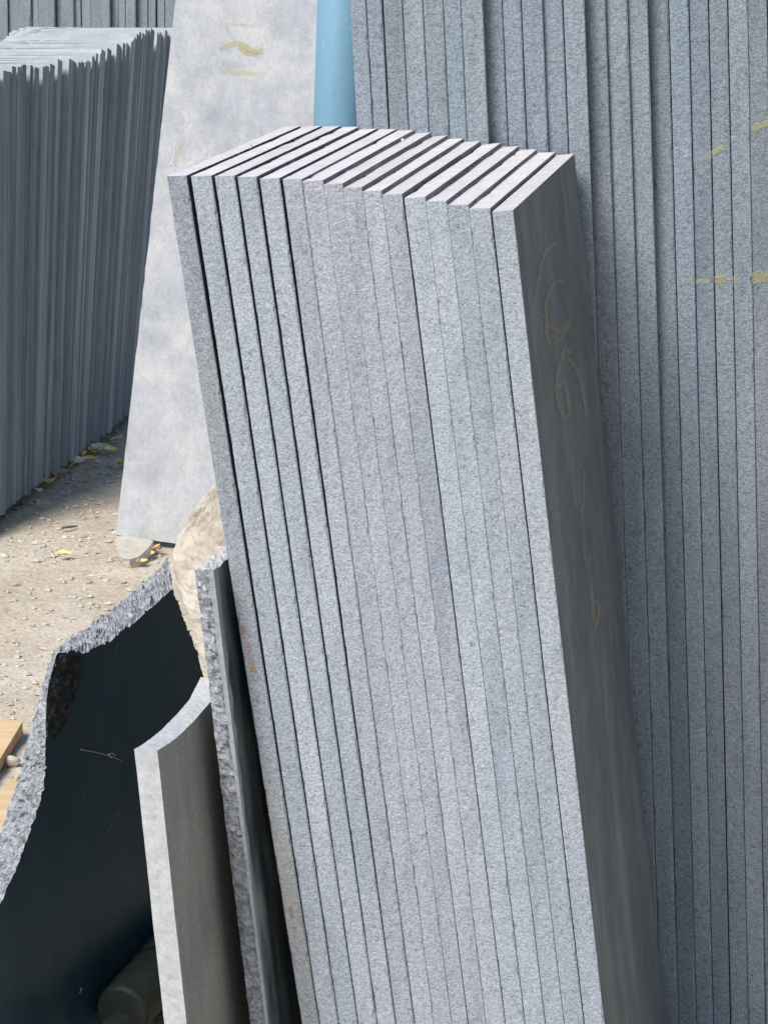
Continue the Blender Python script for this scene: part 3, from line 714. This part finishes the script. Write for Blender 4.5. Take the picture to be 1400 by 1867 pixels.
for k in range(n_ + 1):
    t = k / n_ * (len(flp) - 1); a = int(min(t, len(flp) - 2)); p = flp[a].lerp(flp[a + 1], t - a)
    w1 = (0.0045 + 0.002 * nz(k * .5, 2)) * (1 - 0.75 * k / n_); w2 = (0.005 + 0.0035 * nz(k * .35, 7)) * (1 - 0.7 * k / n_)
    vs += [p - Nt * w1 - Dm * 0.0045, p + Nt * 0.0020 - Dm * 0.0035, p + Nt * 0.0016 + Dm * w2 * 3.2]
for k in range(n_):
    a = 3 * k; fs += [(a, a + 1, a + 4, a + 3), (a + 1, a + 2, a + 5, a + 4)]
o = mesh_obj('chamfered_arris', vs, fs, [M['chamfer']], tslab, origin=flp[0]); o['label'] = 'pale chamfered front arris'

# ------------------------------------------------------------------ dark drilled stone cores lying between the slabs
def core(a, b, rad, label):
    d = (b - a).normalized(); u = d.orthogonal().normalized(); w = d.cross(u); seg = 36; prof = [(0, 0.90), (0.006, 0.98), (0.014, 1.0)]
    L = (b - a).length; k = 0.03
    while k < L - 0.02:
        prof.append((k, 1.0 + 0.012 * nz(k * 60))); k += 0.01
    prof += [(L - 0.008, 1.0), (L, 0.94)]
    vs = []; fs = []
    for s, q in prof:
        for i in range(seg):
            t = 2 * math.pi * i / seg; vs.append(a + d * s + (u * math.cos(t) + w * math.sin(t)) * rad * q)
    for j in range(len(prof) - 1):
        for i in range(seg): fs.append((j * seg + i, j * seg + (i + 1) % seg, (j + 1) * seg + (i + 1) % seg, (j + 1) * seg + i))
    fs += [tuple(range(seg))[::-1], tuple(range(len(vs) - seg, len(vs)))]
    o = mesh_obj('stone_core', vs, fs, [M['dark_core']], origin=a, smooth=False)
    return tag(o, label, 'stone core', 'dark stone cores')
c1 = at(222, 1848, 3.56); core(c1, c1 + Vector((0.045, 0.13, 0.010)), 0.045, 'dark round stone core end facing out, bottom left shadow')
c2 = c1 + Vector((0.050, 0.140, 0.012)); core(c2, c2 + Vector((0.05, 0.16, 0.01)), 0.046, 'dark round stone core lying behind the first one in shadow')
c3 = at(190, 1905, 3.45)
core(c3, c3 + Vector((0.02, 0.06, 0)), 0.026, 'small dark stone core cut off by the bottom frame edge')
zt = c1.z - 0.046
bx = [Vector((c1.x - .06, c1.y - 0.06, 0)), Vector((c1.x + .12, c1.y - 0.06, 0)), Vector((c1.x + .2, c1.y + .36, 0)), Vector((c1.x + .03, c1.y + .36, 0))]

# ------------------------------------------------------------------ timber offcuts on the ground at the left edge
def board(cn, d1, d2, t, label):
    v = [cn, cn + d1, cn + d1 + d2, cn + d2]; v = [p + Vector((0, 0, 0.002 * nz(p.x * 9, p.y * 9))) for p in v]; v += [p - Vector((0, 0, t)) for p in v]
    o = mesh_obj('wood_board', v, [(0, 1, 2, 3), (7, 6, 5, 4), (0, 4, 5, 1), (1, 5, 6, 2), (2, 6, 7, 3), (3, 7, 4, 0)], [M['wood'], M['wood_side']], midx=[0, 0, 1, 1, 1, 1], origin=cn)
    b = o.modifiers.new('bevel', 'BEVEL'); b.width = 0.002; b.segments = 2
    return tag(o, label, 'wood board', 'timber offcuts')
c = gnd(42, 1317, 0.034); board(c, (gnd(0, 1386, 0.034) - c) * 2.2, (gnd(0, 1309, 0.034) - c) * 3.2, 0.026, 'light pine board offcut on gravel at the left edge')
c = gnd(34, 1412, 0.030); board(c, (gnd(-10, 1447, 0.030) - c) * 3.0, (gnd(60, 1560, 0.030) - c) * 0.9, 0.018, 'pale plank lying below the pine offcut behind the black slab')
lump('stone_chip', gnd(22, 1388, 0.012), (0.017, 0.010, 0.012), 'wedge', 4.2, 'pale yellowish stone chip beside the pine board', 'stone chip', sub=2)

# ------------------------------------------------------------------ wedge stone, twig and leaves
wp = [gnd(211, 974, 0.036), gnd(238, 978, 0.038), gnd(268, 982, 0.038), gnd(281, 986, 0.036), gnd(268, 1003, 0.034), gnd(252, 1016, 0.032), gnd(236, 1020, 0.032), gnd(220, 1016, 0.033), gnd(213, 1003, 0.034)]
ws = broken('wedge_stone', wp, Vector((0.006, 0.010, -0.034)), 'wedge', 'wedge', 91, step=0.008, cross=4, amp=0.002)
tag(ws, 'flat beige wedge stone under the corner of the pale slab', 'stone')
def leaf(x, y, L, w, rz, tilt, curl, mat, label, z=0.016):
    L *= 1.3; w *= 1.3; n = 8; vs = []; fs = []
    for k in range(n + 1):
        u = k / n; ww = w * (math.sin(math.pi * u ** 0.8) ** 0.8) * (1 + 0.15 * nz(k * 1.7, x)) + 0.0006
        zc = curl * (u - 0.5) ** 2 * L * 2
        for s in (-1, -0.5, 0, 0.5, 1):
            vs.append(Vector(((u - 0.5) * L, s * ww * 0.5, zc + abs(s) * ww * (0.35 + 0.2 * nz(x, u * 3)))))
    for k in range(n):
        for s in range(4): a = k * 5 + s; fs.append((a, a + 1, a + 6, a + 5))
    o = mesh_obj('dry_leaf', vs, fs, [M[mat]], smooth=True); o.location = gnd(x, y, z)
    o.rotation_euler = (tilt, rz * 0.12, rz)
    sm = o.modifiers.new('thick', 'SOLIDIFY'); sm.thickness = 0.0007
    return tag(o, label, 'leaf', 'dry leaves on the ground')
LV = [(86, 880, .036, .022, 0.5, .4, .5, 'leaf', 'small golden leaf, left one of the cluster nearest the left edge'),
      (100, 876, .030, .018, 2.2, -.5, .6, 'leaf', 'small golden leaf, right one of the cluster nearest the left edge'),
      (98, 866, .032, .016, 1.4, .7, .3, 'leaf', 'small golden leaf, upper one of the cluster nearest the left edge'),
      (138, 843, .050, .034, 0.4, .5, .4, 'leaf_pale', 'broad tan leaf at the foot of the far-left stack'),
      (152, 834, .048, .030, 1.9, -.4, .6, 'leaf', 'curled golden leaf in the middle of the larger leaf cluster'),
      (165, 838, .042, .018, 0.25, .3, .4, 'leaf', 'long narrow golden leaf on the right of the larger cluster'),
      (167, 823, .046, .020, 1.0, .6, .5, 'leaf', 'upright golden leaf touching the far-left stack shadow'),
      (183, 820, .055, .034, 0.1, .35, .5, 'leaf_pale', 'faded whitish leaf right of the golden cluster'),
      (216, 803, .050, .030, 2.5, -.3, .4, 'leaf_pale', 'faded leaf near the left edge of the pale slab'),
      (219, 846, .036, .026, 0.9, .4, .6, 'leaf', 'small orange leaf touching the pale slab edge'),
      (268, 1012, .040, .028, 0.7, .3, .3, 'leaf', 'yellow leaf in the shade under the pale slab'),
      (284, 1004, .040, .026, 2.0, -.3, .5, 'leaf', 'tan leaf right of the yellow one under the pale slab'),
      (258, 1025, .030, .016, 0.2, .2, .3, 'leaf', 'small yellow leaf in front of the wedge stone'),
      (70, 898, .034, .022, 1.2, .3, .5, 'leaf_pale', 'faded tan leaf left of the small golden cluster'),
      (112, 862, .036, .022, 0.3, .4, .4, 'leaf_pale', 'tan leaf between the two golden leaf clusters'),
      (128, 852, .040, .024, 2.8, -.3, .5, 'leaf', 'golden leaf just left of the broad tan leaf'),
      (176, 846, .036, .020, 1.5, .3, .5, 'leaf_pale', 'pale leaf below the long narrow golden leaf'),
      (202, 822, .038, .024, 0.6, .4, .3, 'leaf', 'orange leaf between the whitish leaf and the pale slab'),
      (118, 1012, .036, .022, 0.2, .15, .3, 'leaf', 'single pale orange leaf lying alone on the gravel')]
for l in LV: leaf(*l)
tw = [gnd(113, 962, 0.012), gnd(122, 961, 0.014), gnd(132, 960, 0.013), gnd(142, 959, 0.011)]
sweep('twig', tw, [0.004, 0.0045, 0.004, 0.002], 'wood_grey', 'short dark twig lying on the open gravel', 'twig')
